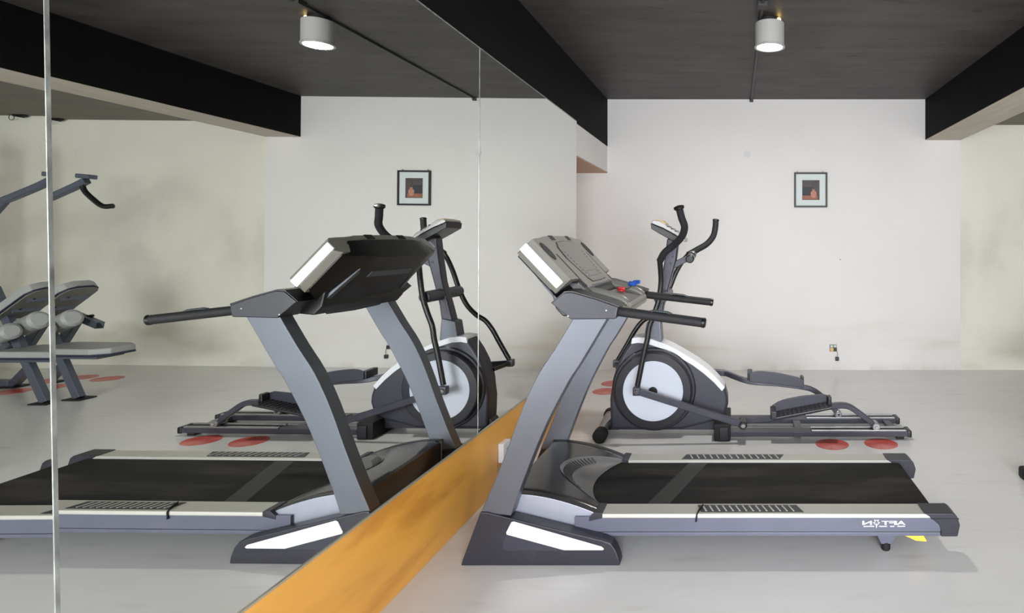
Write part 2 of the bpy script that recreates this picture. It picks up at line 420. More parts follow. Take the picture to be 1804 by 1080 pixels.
# ------------------------------------------------------------------ things on the back wall
def wpt(px, py): return at(px, py, BW)
x0, z1 = wpt(1399, 304); x1, z0 = wpt(1457, 365.5)
pf = thing('framed_picture', ((x0 + x1) / 2, BW, z0), 'small black framed still life of a vase on the white wall', 'picture')
bm = bmesh.new(); t = .017
add_box(bm, x0, x0 + t, BW - .025, BW - .002, z0, z1); add_box(bm, x1 - t, x1, BW - .025, BW - .002, z0, z1)
add_box(bm, x0 + t, x1 - t, BW - .025, BW - .002, z0, z0 + t); add_box(bm, x0 + t, x1 - t, BW - .025, BW - .002, z1 - t, z1)
obj('frame', bm, M['frame'], pf, smooth=False)
obj('mount', box(x0 + t, x1 - t, BW - .012, BW - .004, z0 + t, z1 - t), M['mount'], pf, smooth=False)
a0, c1 = wpt(1413, 317.5); a1, c0 = wpt(1443.5, 352.5)
pr = obj('print', box(a0, a1, BW - .0128, BW - .012, c0, c1), M['pic_bg'], pf, smooth=False)
obj('print_drape', box(a0 + .004, a0 + .10, BW - .0131, BW - .0128, c0 + .04, c0 + .13), M['pic_shade'], pr, smooth=False)
obj('print_table', box(a0 + .004, a1 - .02, BW - .0134, BW - .0131, c0 + .006, c0 + .045), M['pic_table'], pr, smooth=False)
vx, vz = a0 + .115, c0 + .022
obj('print_vase', prism([(vx + dx, vz + dz) for dx, dz in ((-.014, 0), (.014, 0), (.026, .022), (.031, .042), (.028, .058), (.014, .070), (.011, .078), (.017, .086), (-.017, .086), (-.011, .078), (-.014, .070), (-.028, .058), (-.031, .042), (-.026, .022))], BW - .0138, BW - .0134), M['pic_vase'], pr, smooth=False)
obj('print_twigs', bar([(vx, BW - .0133, vz + .08), (vx - .012, BW - .0133, vz + .15)], .0006, .006, 0, .0001), M['pic_shade'], pr, smooth=False)
for q in ((x0 + .03), (x1 - .045)): obj('nail', lathe((q, BW, z1 + .008), (0, -1, 0), [(0, 0), (.006, 0), (.006, .012), (0, .014)], 8), M['brass'], pf)

sx, sz = wpt(1468, 613)
so = thing('wall_socket', (sx, BW, sz), 'old grey and brass wall socket with a plug hanging on its wire', 'socket')
obj('plate', box(sx - .038, sx + .034, BW - .008, BW, sz - .035, sz + .036, .003), M['socket'], so)
for dx, dz, r in ((-.018, .018, .013), (.017, .019, .012)): obj('outlet_ring', disc((sx + dx, BW - .008, sz + dz), (0, -1, 0), r, .006, .002, 16), M['mount'], so)
obj('cover_piece', box(sx - .034, sx + .002, BW - .016, BW - .008, sz - .034, sz + .001, .003), M['brass'], so)
obj('cover_piece', box(sx + .004, sx + .034, BW - .020, BW - .008, sz - .03, sz + .004, .003), M['plastic_dark'], so)
obj('wire', tube([(sx + .03, BW - .012, sz - .02), (sx + .042, BW - .014, sz - .05), (sx + .038, BW - .012, sz - .09)], .0025, 6), M['socket'], so)
obj('plug', box(sx + .018, sx + .054, BW - .026, BW - .002, sz - .127, sz - .088, .005), M['plastic_dark'], so)

for (px_, lab) in ((1316.5, 'faint round cover plate high on the white wall left of the picture'),):
    a, c = wpt(px_, 271.5)
    tag(obj('cover_plate', disc((a, BW, c), (0, -1, 0), .034, .004, .002, 28), M['plaster_disc'], origin=(a, BW, c)), lab, 'cover plate')
tag(obj('cover_plate', disc((4.22, BW + .008, 2.14), (0, -1, 0), .04, .004, .002, 28), M['cream'], origin=(4.22, BW, 2.14)),
    'faint round cover plate on the cream wall, seen in the mirror', 'cover plate')
a, c = wpt(1480, 457)
tag(obj('wall_nail', cyl((a, BW, c), (a, BW - .012, c - .004), .004, .001, 8), M['blackmatte'], origin=(a, BW, c)), 'tiny dark nail in the white wall below the picture', 'nail')
hk = thing('ceiling_hook', (4.35, BW - .05, CEIL2), 'black bracket with a wire ring at the cream wall top, seen in the mirror', 'hook')
obj('bracket', prism([(4.27, CEIL2), (4.27, CEIL2 - .012), (4.31, CEIL2 - .03), (4.38, CEIL2 - .018), (4.38, CEIL2)], BW - .07, BW - .03, .003), M['blackmatte'], hk)
ring = [(4.405 + .026 * math.cos(i * math.pi / 8), BW - .05, CEIL2 - .028 + .026 * math.sin(i * math.pi / 8)) for i in range(17)]
obj('ring', tube(ring, .003, 6, 0), M['plastic_dark'], hk)

# white socket plate on the wooden board
py_ = F * 1.242 / (CX - 880); pz = H - (797 - CY) * py_ / F
sp = tag(obj('board_socket', box(XM, XM + .030, py_ - .02, py_ + .075, pz - .05, pz + .05, .004), M['white'], origin=(XM, py_, pz)),
    'white socket box on the orange board behind the treadmill leg', 'socket')
obj('rocker', box(XM + .030, XM + .034, py_ + .015, py_ + .045, pz - .02, pz + .02, .0015), M['lamp_body'], sp)

# ------------------------------------------------------------------ red floor stickers
dots = [((1466, 783), 'red round floor sticker by the elliptical rear end, left of the pair'),
        ((1552, 782), 'red round floor sticker by the elliptical rear end, right of the pair'),
        ((1068, 689.5), 'red round floor sticker behind the treadmill leg, nearer of the pair'),
        ((1082, 675.5), 'red round floor sticker behind the treadmill leg, nearer the back wall')]
for (px_, py_), lab in dots:
    Y = F * H / (py_ - CY); X = (px_ - CX) * Y / F
    tag(obj('floor_sticker', disc((X, Y, 0.0002), (0, 0, 1), .106 if py_ > 700 else .118, .0018, .0005, 40), M['dot'], origin=(X, Y, 0)), lab, 'sticker', 'red floor stickers')
for X, Y, lab in ((3.24, 5.62, 'red round floor sticker near the cream wall, beside the bench seat in the mirror'),
                  (3.52, 5.66, 'red round floor sticker near the cream wall, behind the bench leg in the mirror'),
                  (3.40, 5.28, 'red round floor sticker right behind the bench leg in the mirror'),
                  (3.68, 5.30, 'red round floor sticker at the left picture edge in the mirror')):
    tag(obj('floor_sticker', disc((X, Y, 0.0002), (0, 0, 1), .115, .0018, .0005, 40), M['dot'], origin=(X, Y, 0)), lab, 'sticker', 'red floor stickers')

# ------------------------------------------------------------------ treadmill
YN = 2.466; YC = 2.888
def fy(y): return 2 * YC - y
tm = thing('treadmill', (-.2, YC, 0), 'large charcoal motorised treadmill with tilted grey console facing the mirror', 'treadmill')
def both(name, fn, m, parent=tm, label=None):
    out = []
    for far in (0, 1):
        bm = fn()
        if far:
            for v in bm.verts: v.co.y = fy(v.co.y)
        o = obj(name, bm, m, parent); out.append(o)
        if label: o['label'] = label
    return out

foot = P([(811.5, 998), (815, 985), (846, 902.5), (858, 903), (900, 913.5), (1062, 953), (1076, 958.5), (1084, 969), (1090, 985), (1092, 998)], YN)
foot = [(x, max(z, 0.0)) for x, z in foot]
feet = both('side_foot', lambda: prism(foot, YN, 2.530, 0.005), M['plastic_dark'])
decal = P([(901, 920), (905, 918.5), (1060, 963), (1064, 967), (1062, 969), (994, 969), (893, 941.5), (892, 938)], YN)
for k, f in enumerate(feet):
    bm = prism(decal, YN - .0015, YN + .001, 0)
    if k:
        for v in bm.verts: v.co.y = fy(v.co.y)
    obj('white_decal', bm, M['white'], f, smooth=False)['label'] = 'white trapezoid sticker'
    fr = P([(892, 940), (994, 969.5), (893, 970), (886, 966), (886, 958)], YN)
    bm = prism(fr, YN - .0008, YN + .001, 0)
    if k:
        for v in bm.verts: v.co.y = fy(v.co.y)
    obj('decal_field', bm, M['drumlight'], f, smooth=False)
upL = [(847, 903), (868, 855), (893, 793), (920, 720), (948, 660), (978, 614), (1007, 566), (1014, 552)]
upR = [(1076, 552), (1067, 566), (1021, 643), (1003, 670), (966, 740), (940, 800), (914, 868), (900, 909)]
def smooth2(p, n=3): return [(v.x, v.y) for v in spline([(a, b, 0) for a, b in p], n)]
up = P(smooth2(upL) + smooth2(upR), 2.474)
both('upright', lambda: prism(up, 2.474, 2.545, 0.010, 3), M['charcoal'])
pod = P([(971, 534), (994, 515.5), (1008, 515), (1050, 527), (1089, 541), (1085, 562), (1005.5, 563)], 2.452)
pods = both('handle_pod', lambda: prism(pod, 2.450, 2.575, 0.005), M['plastic_dark'])
def podcap():
    c = P([(969.5, 534), (994, 513), (1008, 512.5), (1050, 524.5), (1091, 538.5), (1090, 542), (1050, 529.5), (1008, 518), (996, 518), (975, 536)], 2.452)
    return prism(c, 2.456, 2.58, 0.002)
both('pod_rim', podcap, M['black'])
for px_, py_ in ((1001, 557), (1068, 547)):
    x, z = at(px_, py_, 2.45)
    both('screw', lambda: lathe((x, 2.4505, z), (0, -1, 0), [(0.0032, 0), (.0032, .0015), (0, .002)], 8), M['steel'])
hb0, hb1 = at(1080, 548, 2.49), at(1236, 568.5, 2.466)
def hbar():
    bm = tube([(hb0[0], 2.50, hb0[1]), (hb1[0], 2.472, hb1[1])], .0195, 18, 0); return bm
both('handlebar', hbar, M['foam'])
def hcap():
    d = Vector((hb1[0] - hb0[0], -.028, hb1[1] - hb0[1])).normalized(); p = Vector((hb1[0], 2.472, hb1[1]))
    return lathe(p, d, [(0.0, 0), (.0195, 0), (.021, .002), (.021, .012), (.016, .017), (0, .018)], 18)
both('handle_cap', hcap, M['black'])
def sensor():
    k0, k1 = .42, .66; q0 = Vector((hb0[0], 2.50, hb0[1])); q1 = Vector((hb1[0], 2.472, hb1[1]))
    a, b = q0.lerp(q1, k0), q0.lerp(q1, k1); bm = bmesh.new()
    add_sweep(bm, [a + Vector((0, .004, .017)), a.lerp(b, .2) + Vector((0, .004, .022)), a.lerp(b, .8) + Vector((0, .004, .022)), b + Vector((0, .004, .017))], rect(.022, .008, .003)); return bm
both('pulse_sensor', sensor, M['sensor'])

# console head: grey face with a black back, hung above the pods
d = Vector((.155, 0, -.1646)).normalized(); nrm = Vector((-d.z, 0, d.x))        # down the face / out of the face
if nrm.x < 0: nrm = -nrm
T0 = Vector((-.823, 0, 1.309))
def cpt(u, n, dy): return T0 + d * u + nrm * n + Vector((0, YC + dy, 0))
def loft(secs, parts=((0, 1),)):
    bm = bmesh.new(); rings = []
    for dy, poly in secs: rings.append([bm.verts.new(cpt(u, n, dy)) for u, n in poly])
    k = len(rings[0])
    for a, b in zip(rings, rings[1:]):
        for i in range(k): bm.faces.new((a[i], a[(i + 1) % k], b[(i + 1) % k], b[i]))
    bm.faces.new(rings[0][::-1]); bm.faces.new(rings[-1]); return bm
def face_sec(dy, u0, u1, n0, n1): return (dy, [(u0, n0), (u0, n1), (u1, n1), (u1, n0)])
fs = [(.412, .010, .205, -.062, -.030), (.388, .0, .226, -.084, 0.0), (.345, -.004, .227, -.084, 0.0), (.30, -.006, .228, -.03, .0), (.262, -.010, .232, -.03, 0), (.235, -.012, .285, -.03, .004), (.12, -.014, .292, -.03, .006)]
secs = [face_sec(-a, *r) for a, *r in fs] + [face_sec(0, -.015, .294, -.03, .007)] + [face_sec(a, *r) for a, *r in fs[::-1]]
con = obj('console', loft(secs), M['greyface'], tm, angle=25)
bs = [(.385, .014, .20, -.088, -.06), (.36, .006, .225, -.100, -.06), (.30, -.009, .27, -.115, -.026), (.26, -.012, .30, -.122, -.026), (.20, -.016, .33, -.135, -.026)]
secs = [face_sec(-a, *r) for a, *r in bs] + [face_sec(0, -.018, .335, -.138, -.026)] + [face_sec(a, *r) for a, *r in bs[::-1]]
bk = obj('console_back', loft(secs), M['black'], tm, angle=25)
def cplate(u0, u1, n0, n1, dy0, dy1, bev=.002):
    bm = bmesh.new()
    for v in add_box(bm, u0, u1, dy0, dy1, n0, n1): v.co = cpt(v.co.x, v.co.z, v.co.y)
    return bevel(bm, bev)
for sgn in (-1, 1):
    a, b = sorted((sgn * .408, sgn * .4185))
    obj('end_trim', cplate(.000, .218, -.060, -.022, a, b, .003), M['white'], con)['label'] = 'bright silver end strip'
    bm = bmesh.new(); c = cpt(.070, 0.001, sgn * .338)
    add_lathe(bm, (0, 0, 0), (0, 0, 1), [(0, -.002), (1, -.002), (1.0, .0015), (.94, .0025), (0, .001)], 28)
    for v in bm.verts: v.co = c + d * (v.co.x * .048) + Vector((0, 1, 0)) * v.co.y * .034 + nrm * v.co.z
    obj('speaker', bm, M['blackmatte'], con)
    a, b = sorted((sgn * .232, sgn * .268))
    obj('side_slot', cplate(.085, .275, -.04, .0015, a, b, .004), M['blackmatte'], con)
    a, b = sorted((sgn * .10, sgn * .16))
    obj('top_notch', cplate(-.017, .012, -.02, .0075, a, b, .002), M['blackmatte'], con)
def panel(grow, n0, n1):
    bm = bmesh.new(); pts = [(.028, -.13), (.020, 0), (.028, .13), (.06, .175), (.12, .19), (.24, .15), (.262, .13), (.266, 0), (.262, -.13), (.24, -.15), (.12, -.19), (.06, -.175)]
    cu = .145
    pts = [(cu + (u - cu) * (1 + grow), v * (1 + grow)) for u, v in pts]
    a = [bm.verts.new(cpt(u, n0, v)) for u, v in pts]; b = [bm.verts.new(cpt(u, n1, v)) for u, v in pts]
    bm.faces.new(a); bm.faces.new(b[::-1])
    for i in range(len(pts)): bm.faces.new((a[i], a[(i + 1) % len(pts)], b[(i + 1) % len(pts)], b[i]))
    return bm
obj('overlay_border', panel(.035, .002, .0075), M['black'], con, smooth=False)
ov = obj('overlay_panel', panel(0, .004, .0088), M['greypanel'], con, smooth=False)
bm = bmesh.new()
for i in range(9):
    for v0, n_ in ((-.155 + i * .004, 1), (.155 - i * .004, 1)):
        u = .085 + i * .018
        for v in add_box(bm, u, u + .009, v0 - .006, v0 + .006, .0085, .0092): v.co = cpt(v.co.x, v.co.z, v.co.y)
tag(obj('printed_buttons', bm, M['black'], con, smooth=False), kind='stuff')
bm = bmesh.new()
for a, b, y0, y1 in ((.205, .2065, -.09, .09), (.235, .2365, -.09, .09), (.205, .2365, -.091, -.089), (.205, .2365, .089, .091)):
    for v in add_box(bm, a, b, y0, y1, .0085, .0092): v.co = cpt(v.co.x, v.co.z, v.co.y)
tag(obj('printed_frame', bm, M['black'], con, smooth=False), kind='stuff')
for sgn in (-1, 1):                                   # grey stripes on the black back
    bm = bmesh.new(); pts = [(.10, .30), (.13, .285), (.24, .245), (.22, .262)]
    q0 = [cpt(.06, -.121, sgn * .255), cpt(.085, -.122, sgn * .235), cpt(.255, -.124, sgn * .275), cpt(.24, -.1215, sgn * .300)]
    a = [bm.verts.new(p - nrm * .006) for p in q0]; b = [bm.verts.new(p + nrm * .02) for p in q0]
    bm.faces.new(a); bm.faces.new(b[::-1])
    for i in range(4): bm.faces.new((a[i], a[(i + 1) % 4], b[(i + 1) % 4], b[i]))
    obj('back_stripe', bm, M['charcoal'], bk, smooth=False)
obj('back_stripe', cplate(.07, .105, -.1395, -.12, -.17, .17, .002), M['charcoal'], bk)

# neck block and cross bar under the console
obj('console_neck', prism([(-.775, 1.125), (-.66, 1.13), (-.60, 1.07), (-.60, .995), (-.72, .985), (-.752, 1.02)], 2.572, fy(2.572), .008), M['black'], tm)
# tray
tray = obj('tray', prism([(-.69, 1.088), (-.475, 1.028), (-.452, 1.008), (-.46, .985), (-.66, 1.01)], 2.60, fy(2.60), .006), M['greyface'], tm)
for y0 in (2.665, fy(2.665)):
    obj('tray_ridge', tube([(-.68, y0, 1.088), (-.60, y0, 1.078), (-.50, y0, 1.050), (-.468, y0, 1.028)], .021, 12, 4), M['greypanel'], tray)
obj('tray_lip', tube([(-.462, 2.665, 1.022), (-.462, fy(2.665), 1.022)], .014, 12, 0), M['greyface'], tray)
obj('book_ledge', prism([(-.665, 1.10), (-.62, 1.088), (-.615, 1.105), (-.655, 1.12)], 2.70, fy(2.70), .003), M['charcoal'], tray)
# safety key on its cord
ky = tag(obj('safety_key', disc((-.556, 3.00, 1.056), (.25, 0, 1), .020, .014, .004, 16), M['red'], origin=(-.556, 3.0, 1.056)), 'red safety key on the treadmill tray', 'safety key')
obj('key_tab', box(-.57, -.535, 2.985, 3.012, 1.062, 1.078, .004), M['red'], ky)
obj('cord', tube([(-.54, 3.01, 1.070), (-.525, 3.05, 1.068), (-.515, 3.085, 1.082)], .002, 6), M['blackmatte'], ky)
cl = obj('clip', tube([(-.53, 3.08, 1.083), (-.505, 3.11, 1.084), (-.515, 3.14, 1.092), (-.485, 3.13, 1.094)], .009, 8), M['blue'], ky)
cl['label'] = 'blue cord clip'
obj('clip_jaw', tube([(-.535, 3.12, 1.092), (-.50, 3.10, 1.090), (-.48, 3.09, 1.092)], .006, 8), M['blue'], cl)

# running deck
RT, RB = .180, .0875
RO, RI = 2.530, 2.627
bm_rail = lambda: box(-.66, .845, RO, RI, .1062, RT - .014, .002)
rails = both('side_rail', bm_rail, M['railgrey'])
both('rail_skirt', lambda: box(-.66, .845, RO + .002, RI, RB, .1030, .002), M['railgrey'])
both('rail_groove', lambda: box(-.66, .84, RO + .003, RI, .1030, .1062, 0), M['drum'])
def railtop():
    bm = bmesh.new()
    pr_ = [(RO - .001, RT - .016), (RO - .001, RT - .006), (RO + .002, RT - .0015), (RO + .006, RT), (RI, RT), (RI, RT - .016)]
    a = [bm.verts.new((-.545, y, z)) for y, z in pr_]; b = [bm.verts.new((.800, y, z)) for y, z in pr_]
    bm.faces.new(a); bm.faces.new(b[::-1])
    for i in range(len(pr_)): bm.faces.new((a[i], b[i], b[(i + 1) % len(pr_)], a[(i + 1) % len(pr_)]))
    return bm
tops = both('rail_top', railtop, M['alu'])
both('rail_joiner', lambda: prism([(-.60, .165), (-.575, .186), (-.545, .183), (-.545, .162), (-.60, .150)], RO - .002, RI, .002), M['plastic_dark'])
def cap():
    return prism([(.775, RT + .003), (.895, RT + .003), (.912, RT - .010), (.924, .135), (.914, RB), (.845, RB), (.846, .112), (.838, .135), (.80, RT - .012)], RO - .004, RI + .004, .004)
caps = both('end_cap', cap, M['plastic_dark'])
def capgroove(): return box(.805, .9185, RO - .0055, RO, RT - .020, RT - .0175, 0)
both('cap_groove', capgroove, M['black'])
for k, tp in enumerate(tops):                         # ribbed stepping strips on the rails
    x0_, x1_ = (at(1236, 0, 2.56)[0], at(1410, 0, 2.56)[0]) if k == 0 else (at(1209, 0, 3.20)[0], at(1377, 0, 3.20)[0])
    def mk(y): return y if k == 0 else fy(y)
    bm = bmesh.new()
    q = [(x0_, 2.545), (x1_ + .012, 2.545), (x1_ - .012, 2.612), (x0_ - .02, 2.612)]
    a = [bm.verts.new((x, mk(y), RT - .002)) for x, y in q]; b = [bm.verts.new((x, mk(y), RT + .002)) for x, y in q]
    bm.faces.new(a); bm.faces.new(b[::-1])
    for i in range(4): bm.faces.new((a[i], a[(i + 1) % 4], b[(i + 1) % 4], b[i]))
    gp = obj('grip_strip', bm, M['plastic_dark'], tp, smooth=False)
    bm = bmesh.new()
    for i in range(14):
        x = x0_ + .016 + i * (x1_ - x0_ - .02) / 14
        q = [(x, 2.552), (x + .007, 2.552), (x - .010, 2.604), (x - .017, 2.604)] if k == 0 else [(x, 2.552), (x + .007, 2.552), (x + .022, 2.604), (x + .015, 2.604)]
        a = [bm.verts.new((xx, mk(y), RT)) for xx, y in q]; b = [bm.verts.new((xx, mk(y), RT + .0035)) for xx, y in q]
        bm.faces.new(a); bm.faces.new(b[::-1])
        for j in range(4): bm.faces.new((a[j], a[(j + 1) % 4], b[(j + 1) % 4], b[j]))
    tag(obj('grip_ribs', bm, M['alu'], tp, smooth=False), kind='stuff')
obj('loose_strip_end', bar([(-.135, 2.60, RT + .005), (-.150, 2.55, RT + .006), (-.157, 2.526, RT - .004), (-.160, 2.524, RT - .03)], .012, .004, 0, .001), M['blackmatte'], tm)

# belt round its rear roller
br = .034; bxe = .822; bz = .168
prof = [(-.74, bz), (bxe, bz)] + [(bxe + br * math.sin(t), bz - br + br * math.cos(t)) for t in [math.pi * i / 8 for i in range(1, 8)]] + [(bxe, bz - 2 * br), (-.74, bz - 2 * br)]
belt = obj('running_belt', prism(prof, 2.630, fy(2.630)), M['tread'], tm)
bm = bmesh.new()
def strip(x_near, x_far, w_):
    q = [(x_near, 2.631), (x_near + w_, 2.631), (x_far + w_, fy(2.631)), (x_far, fy(2.631))]
    vs = [bm.verts.new((x, y, bz + .0006)) for x, y in q]; lo_ = [bm.verts.new((x, y, bz - .002)) for x, y in q]
    bm.faces.new(vs); bm.faces.new(lo_[::-1])
    for i in range(4): bm.faces.new((vs[i], vs[(i + 1) % 4], lo_[(i + 1) % 4], lo_[i]))
strip(-.385, -.235, .095)
obj('belt_splice', bm, M['belt_seam'], belt, smooth=False)
obj('deck', box(-.92, .79, 2.627, fy(2.627), .085, .132), M['blackmatte'], tm, smooth=False)
# motor hood with the silver crescent
hy0, hy1 = 2.560, fy(2.560)
def hz(x): t = min(1, max(0, (x + .93) / .37)); return .262 - .088 * t ** 1.9
def xout(y):
    k = (y - YC) / .268; return -.815 + .245 * min(1, k * k) if abs(k) < 1 else -.57
def xin(y):
    k = (y - YC) / .268; return -.655 + .085 * min(1, k * k)
def edge_round(y):
    e = min(y - hy0, hy1 - y); return -.012 * max(0, 1 - e / .03) ** 2
bm = bmesh.new(); NY, NX = 40, 16; rows = []
for j in range(NY + 1):
    y = hy0 + (hy1 - hy0) * j / NY; xr = xout(y) if abs(y - YC) < .268 else -.556
    row = []
    for i in range(NX + 1):
        x = -.95 + (xr + .95) * i / NX
        row.append(bm.verts.new((x, y, hz(x) + edge_round(y) - (.01 if i == 0 else 0))))
    rows.append(row)
for j in range(NY):
    for i in range(NX): bm.faces.new((rows[j][i], rows[j][i + 1], rows[j + 1][i + 1], rows[j + 1][i]))
loop = [rows[0][i] for i in range(NX + 1)] + [rows[j][NX] for j in range(1, NY + 1)] + [rows[NY][i] for i in range(NX - 1, -1, -1)] + [rows[j][0] for j in range(NY - 1, 0, -1)]
low = [bm.verts.new((v.co.x, v.co.y, .10)) for v in loop]
for i in range(len(loop)):
    k = (i + 1) % len(loop); bm.faces.new((loop[i], loop[k], low[k], low[i]))
hood = obj('motor_hood', bm, M['hood'], tm, angle=40)
bm = bmesh.new(); rows = []
for j in range(33):
    k = -1 + 2 * j / 32; y = YC + .266 * k; xo, xi = xout(y), xin(y); row = []
    for i in range(9):
        t = i / 8; x = xo + (xi - xo) * t; zo = hz(xo) + .002
        row.append(bm.verts.new((x, y, zo + (.1725 - zo) * (1 - (1 - t) ** 1.6) + (.001 if i == 0 else 0))))
    rows.append(row)
for j in range(32):
    for i in range(8): bm.faces.new((rows[j][i], rows[j][i + 1], rows[j + 1][i + 1], rows[j + 1][i]))
bmesh.ops.solidify(bm, geom=bm.faces[:], thickness=.004)
cres = obj('crescent_guard', bm, M['crescent'], hood, angle=50)
bm = bmesh.new()
for j in range(22):
    k = -.62 + 1.24 * j / 21; y = YC + .266 * k; xo, xi = xout(y), xin(y); zo = hz(xo)
    for t0_, t1_ in ((.10, .36),):
        p0 = Vector((xo + (xi - xo) * t0_, y, zo + .0025 + (.1725 - zo) * (1 - (1 - t0_) ** 1.6))); p1 = Vector((xo + (xi - xo) * t1_, y - k * .02, zo + .0025 + (.1725 - zo) * (1 - (1 - t1_) ** 1.6)))
        add_sweep(bm, [p0 + Vector((0, 0, .0015)), p1 + Vector((0, 0, .0015))], rect(.006, .002, .0005))
tag(obj('vent_slots', bm, M['black'], hood, smooth=False), kind='stuff')
sidec = [(-.95, .115)] + [(x, hz(x) - .006) for x in [-.95 + .4 * i / 12 for i in range(13)]] + [(-.548, .155), (-.56, .115)]
both('hood_side', lambda: prism(sidec, 2.546, 2.564, .003), M['silver'])
both('hood_edge', lambda: prism([(x, hz(x) - .006) for x in [-.95 + .4 * i / 12 for i in range(13)]] + [(x, hz(x) - .001) for x in [-.55 - .4 * i / 12 for i in range(13)]], 2.5455, 2.575, 0), M['black'])
obj('motor_tray', box(-.945, -.84, 2.575, fy(2.575), .055, .235, .006), M['black'], tm)
obj('base_crossbar', box(-1.02, -.96, 2.51, fy(2.51), .006, .056, .006), M['charcoal'], tm)
# rear supports and a yellow tab
def support():
    x, z = at(1562, 945, 2.60); return prism([(x - .058, .092), (x + .055, .092), (x + .018, .028), (x - .026, .028)], 2.585, 2.612, .003)
both('rear_bracket', support, M['railgrey'])
def rubber():
    x, _ = at(1562, 945, 2.60); return lathe((x - .004, 2.598, 0), (0, 0, 1), [(0, 0), (.016, 0), (.019, .006), (.019, .026), (.013, .034), (0, .034)], 14)
both('rubber_foot', rubber, M['blackmatte'])
x, z = at(1590, 945, 2.55)
obj('release_tab', prism([(x - .005, .090), (x + .082, .090), (x + .098, .062), (x + .05, .066), (x + .025, .078)], 2.536, 2.566, .003), M['yellow'], tm)['label'] = 'yellow tab under the deck'

# mirrored white lettering on the near rail side
lx0, lx1 = at(1519, 0, RO)[0], at(1600, 0, RO)[0]
def letter(s, x0, x1, z0, z1):
    bm = text_mesh(s, 1, .02); xs_ = [v.co.x for v in bm.verts]; zs_ = [v.co.y for v in bm.verts]
    a, b, c, e = min(xs_), max(xs_), min(zs_), max(zs_)
    for v in bm.verts:
        u = 1 - (v.co.x - a) / (b - a); t = (v.co.y - c) / (e - c)
        v.co = Vector((x0 + (x1 - x0) * u, RO - .0006 - (.0012 if v.co.z > 0 else 0), z0 + (z1 - z0) * t))
    return bm
zt, zb = H - (917.5 - CY) * RO / F, H - (924.5 - CY) * RO / F
def fx(px_): return at(px_, 0, RO)[0]
for s, p0, p1 in (('N', 1519, 1536), ('T', 1553, 1567), ('F', 1566, 1580), ('A', 1579.5, 1595)):
    obj('logo_letter', letter(s, fx(p0), fx(p1), zb, zt), M['white'], rails[0], smooth=False)
bm = bmesh.new(); ccx, ccz = fx(1544), H - (920.5 - CY) * RO / F
def star_pt(a, r): return (ccx + r * math.cos(a), ccz + r * math.sin(a))
for ang, ln in ((125, .017), (55, .017), (270, .024), (180, .015), (0, .015), (215, .013), (325, .013), (90, .012)):
    a = math.radians(ang)
    p = [star_pt(a + .9, .006), star_pt(a, ln), star_pt(a - .9, .006)]
    v = [bm.verts.new((q[0], RO - .0018, q[1])) for q in p]; v2 = [bm.verts.new((q[0], RO - .0003, q[1])) for q in p]
    bm.faces.new(v); bm.faces.new(v2[::-1])
    for i in range(3): bm.faces.new((v[i], v[(i + 1) % 3], v2[(i + 1) % 3], v2[i]))
obj('logo_star', bm, M['white'], rails[0], smooth=False)
bm = bmesh.new(); z = H - (927.3 - CY) * RO / F
for a, b in ((1521.5, 1539.5), (1548.5, 1563), (1568, 1575.5), (1581, 1594)):
    q = a
    while q < b:
        w_ = random.uniform(.7, 1.3); add_box(bm, fx(q), fx(q + w_), RO - .0012, RO - .0002, z - .0022 + random.uniform(0, .001), z + .0024); q += w_ + .5
tag(obj('logo_tagline', bm, M['white'], rails[0], smooth=False), kind='stuff')

# ------------------------------------------------------------------ elliptical trainer
EC = 4.20
el = thing('elliptical_trainer', (0, EC, 0), 'graphite elliptical trainer with white flywheel disc and two swing arms', 'elliptical')
SN = 4.115                                             # near side of the shroud
def ey(y): return 2 * EC - y
top = [(1113.5, 597.5), (1126, 595.5), (1141, 597), (1166, 605), (1186, 614), (1205, 625), (1226, 637.5), (1245, 651), (1262, 667), (1277, 684)]
sil = P([(1076, 757), (1074.5, 730), (1074, 704), (1079, 669), (1088, 640), (1099, 619)] + top + [(1282, 700), (1283, 712), (1277, 735), (1263, 742), (1200, 757)], SN)
obj('shroud', prism(sil, SN, ey(SN), .022, 3), M['shroud'], el)
inner = [(1112, 606), (1124, 604), (1140, 605.5), (1164, 613.5), (1183, 622), (1201, 632), (1221, 644), (1240, 658), (1257, 673), (1272, 689)]
tpo = [(x, y - 1.5) for x, y in top]
obj('top_band', prism(P(tpo + inner[::-1], SN), SN - .006, ey(SN - .006), .003), M['white'], el)['label'] = 'white curved top band'
dX, dZ = at(1150.5, 689, 4.055)
for sgn, y0 in ((-1, SN + .02), (1, ey(SN + .02))):
    obj('flywheel_drum', lathe((dX, y0, dZ), (0, sgn, 0), [(.0, 0), (.278, 0), (.278, .024), (.270, .032), (.258, .032), (.254, .075), (.246, .082), (.0, .082)], 64), M['drum'], el)
    wd = obj('white_disc', disc((dX, y0 + sgn * .082, dZ), (0, sgn, 0), .198, .004, .002, 64), M['disc'], el)
    obj('hub', disc((dX, y0 + sgn * .086, dZ), (0, sgn, 0), .030, .012, .004, 24), M['black'], wd)
# mast
mL = [(1175, 420), (1171, 455), (1164, 500), (1151, 545), (1143, 575)]; mR = [(1164, 575), (1169, 540), (1179, 502), (1191, 459), (1196, 420)]
obj('mast', prism(P(mL + mR, EC - .045), EC - .045, EC + .045, .012, 3), M['framegrey'], el)
obj('mast_collar', prism(P([(1139, 568), (1163, 563), (1166, 602), (1133, 602)], EC - .06), EC - .06, EC + .06, .008), M['charcoal'], el)
for px_, py_ in ((1186, 452.5), (1182, 464)):
    x, z = at(px_, py_, EC - .045); obj('mast_bolt', lathe((x, EC - .044, z), (0, -1, 0), [(.008, 0), (.008, .006), (0, .007)], 10), M['black'], el)
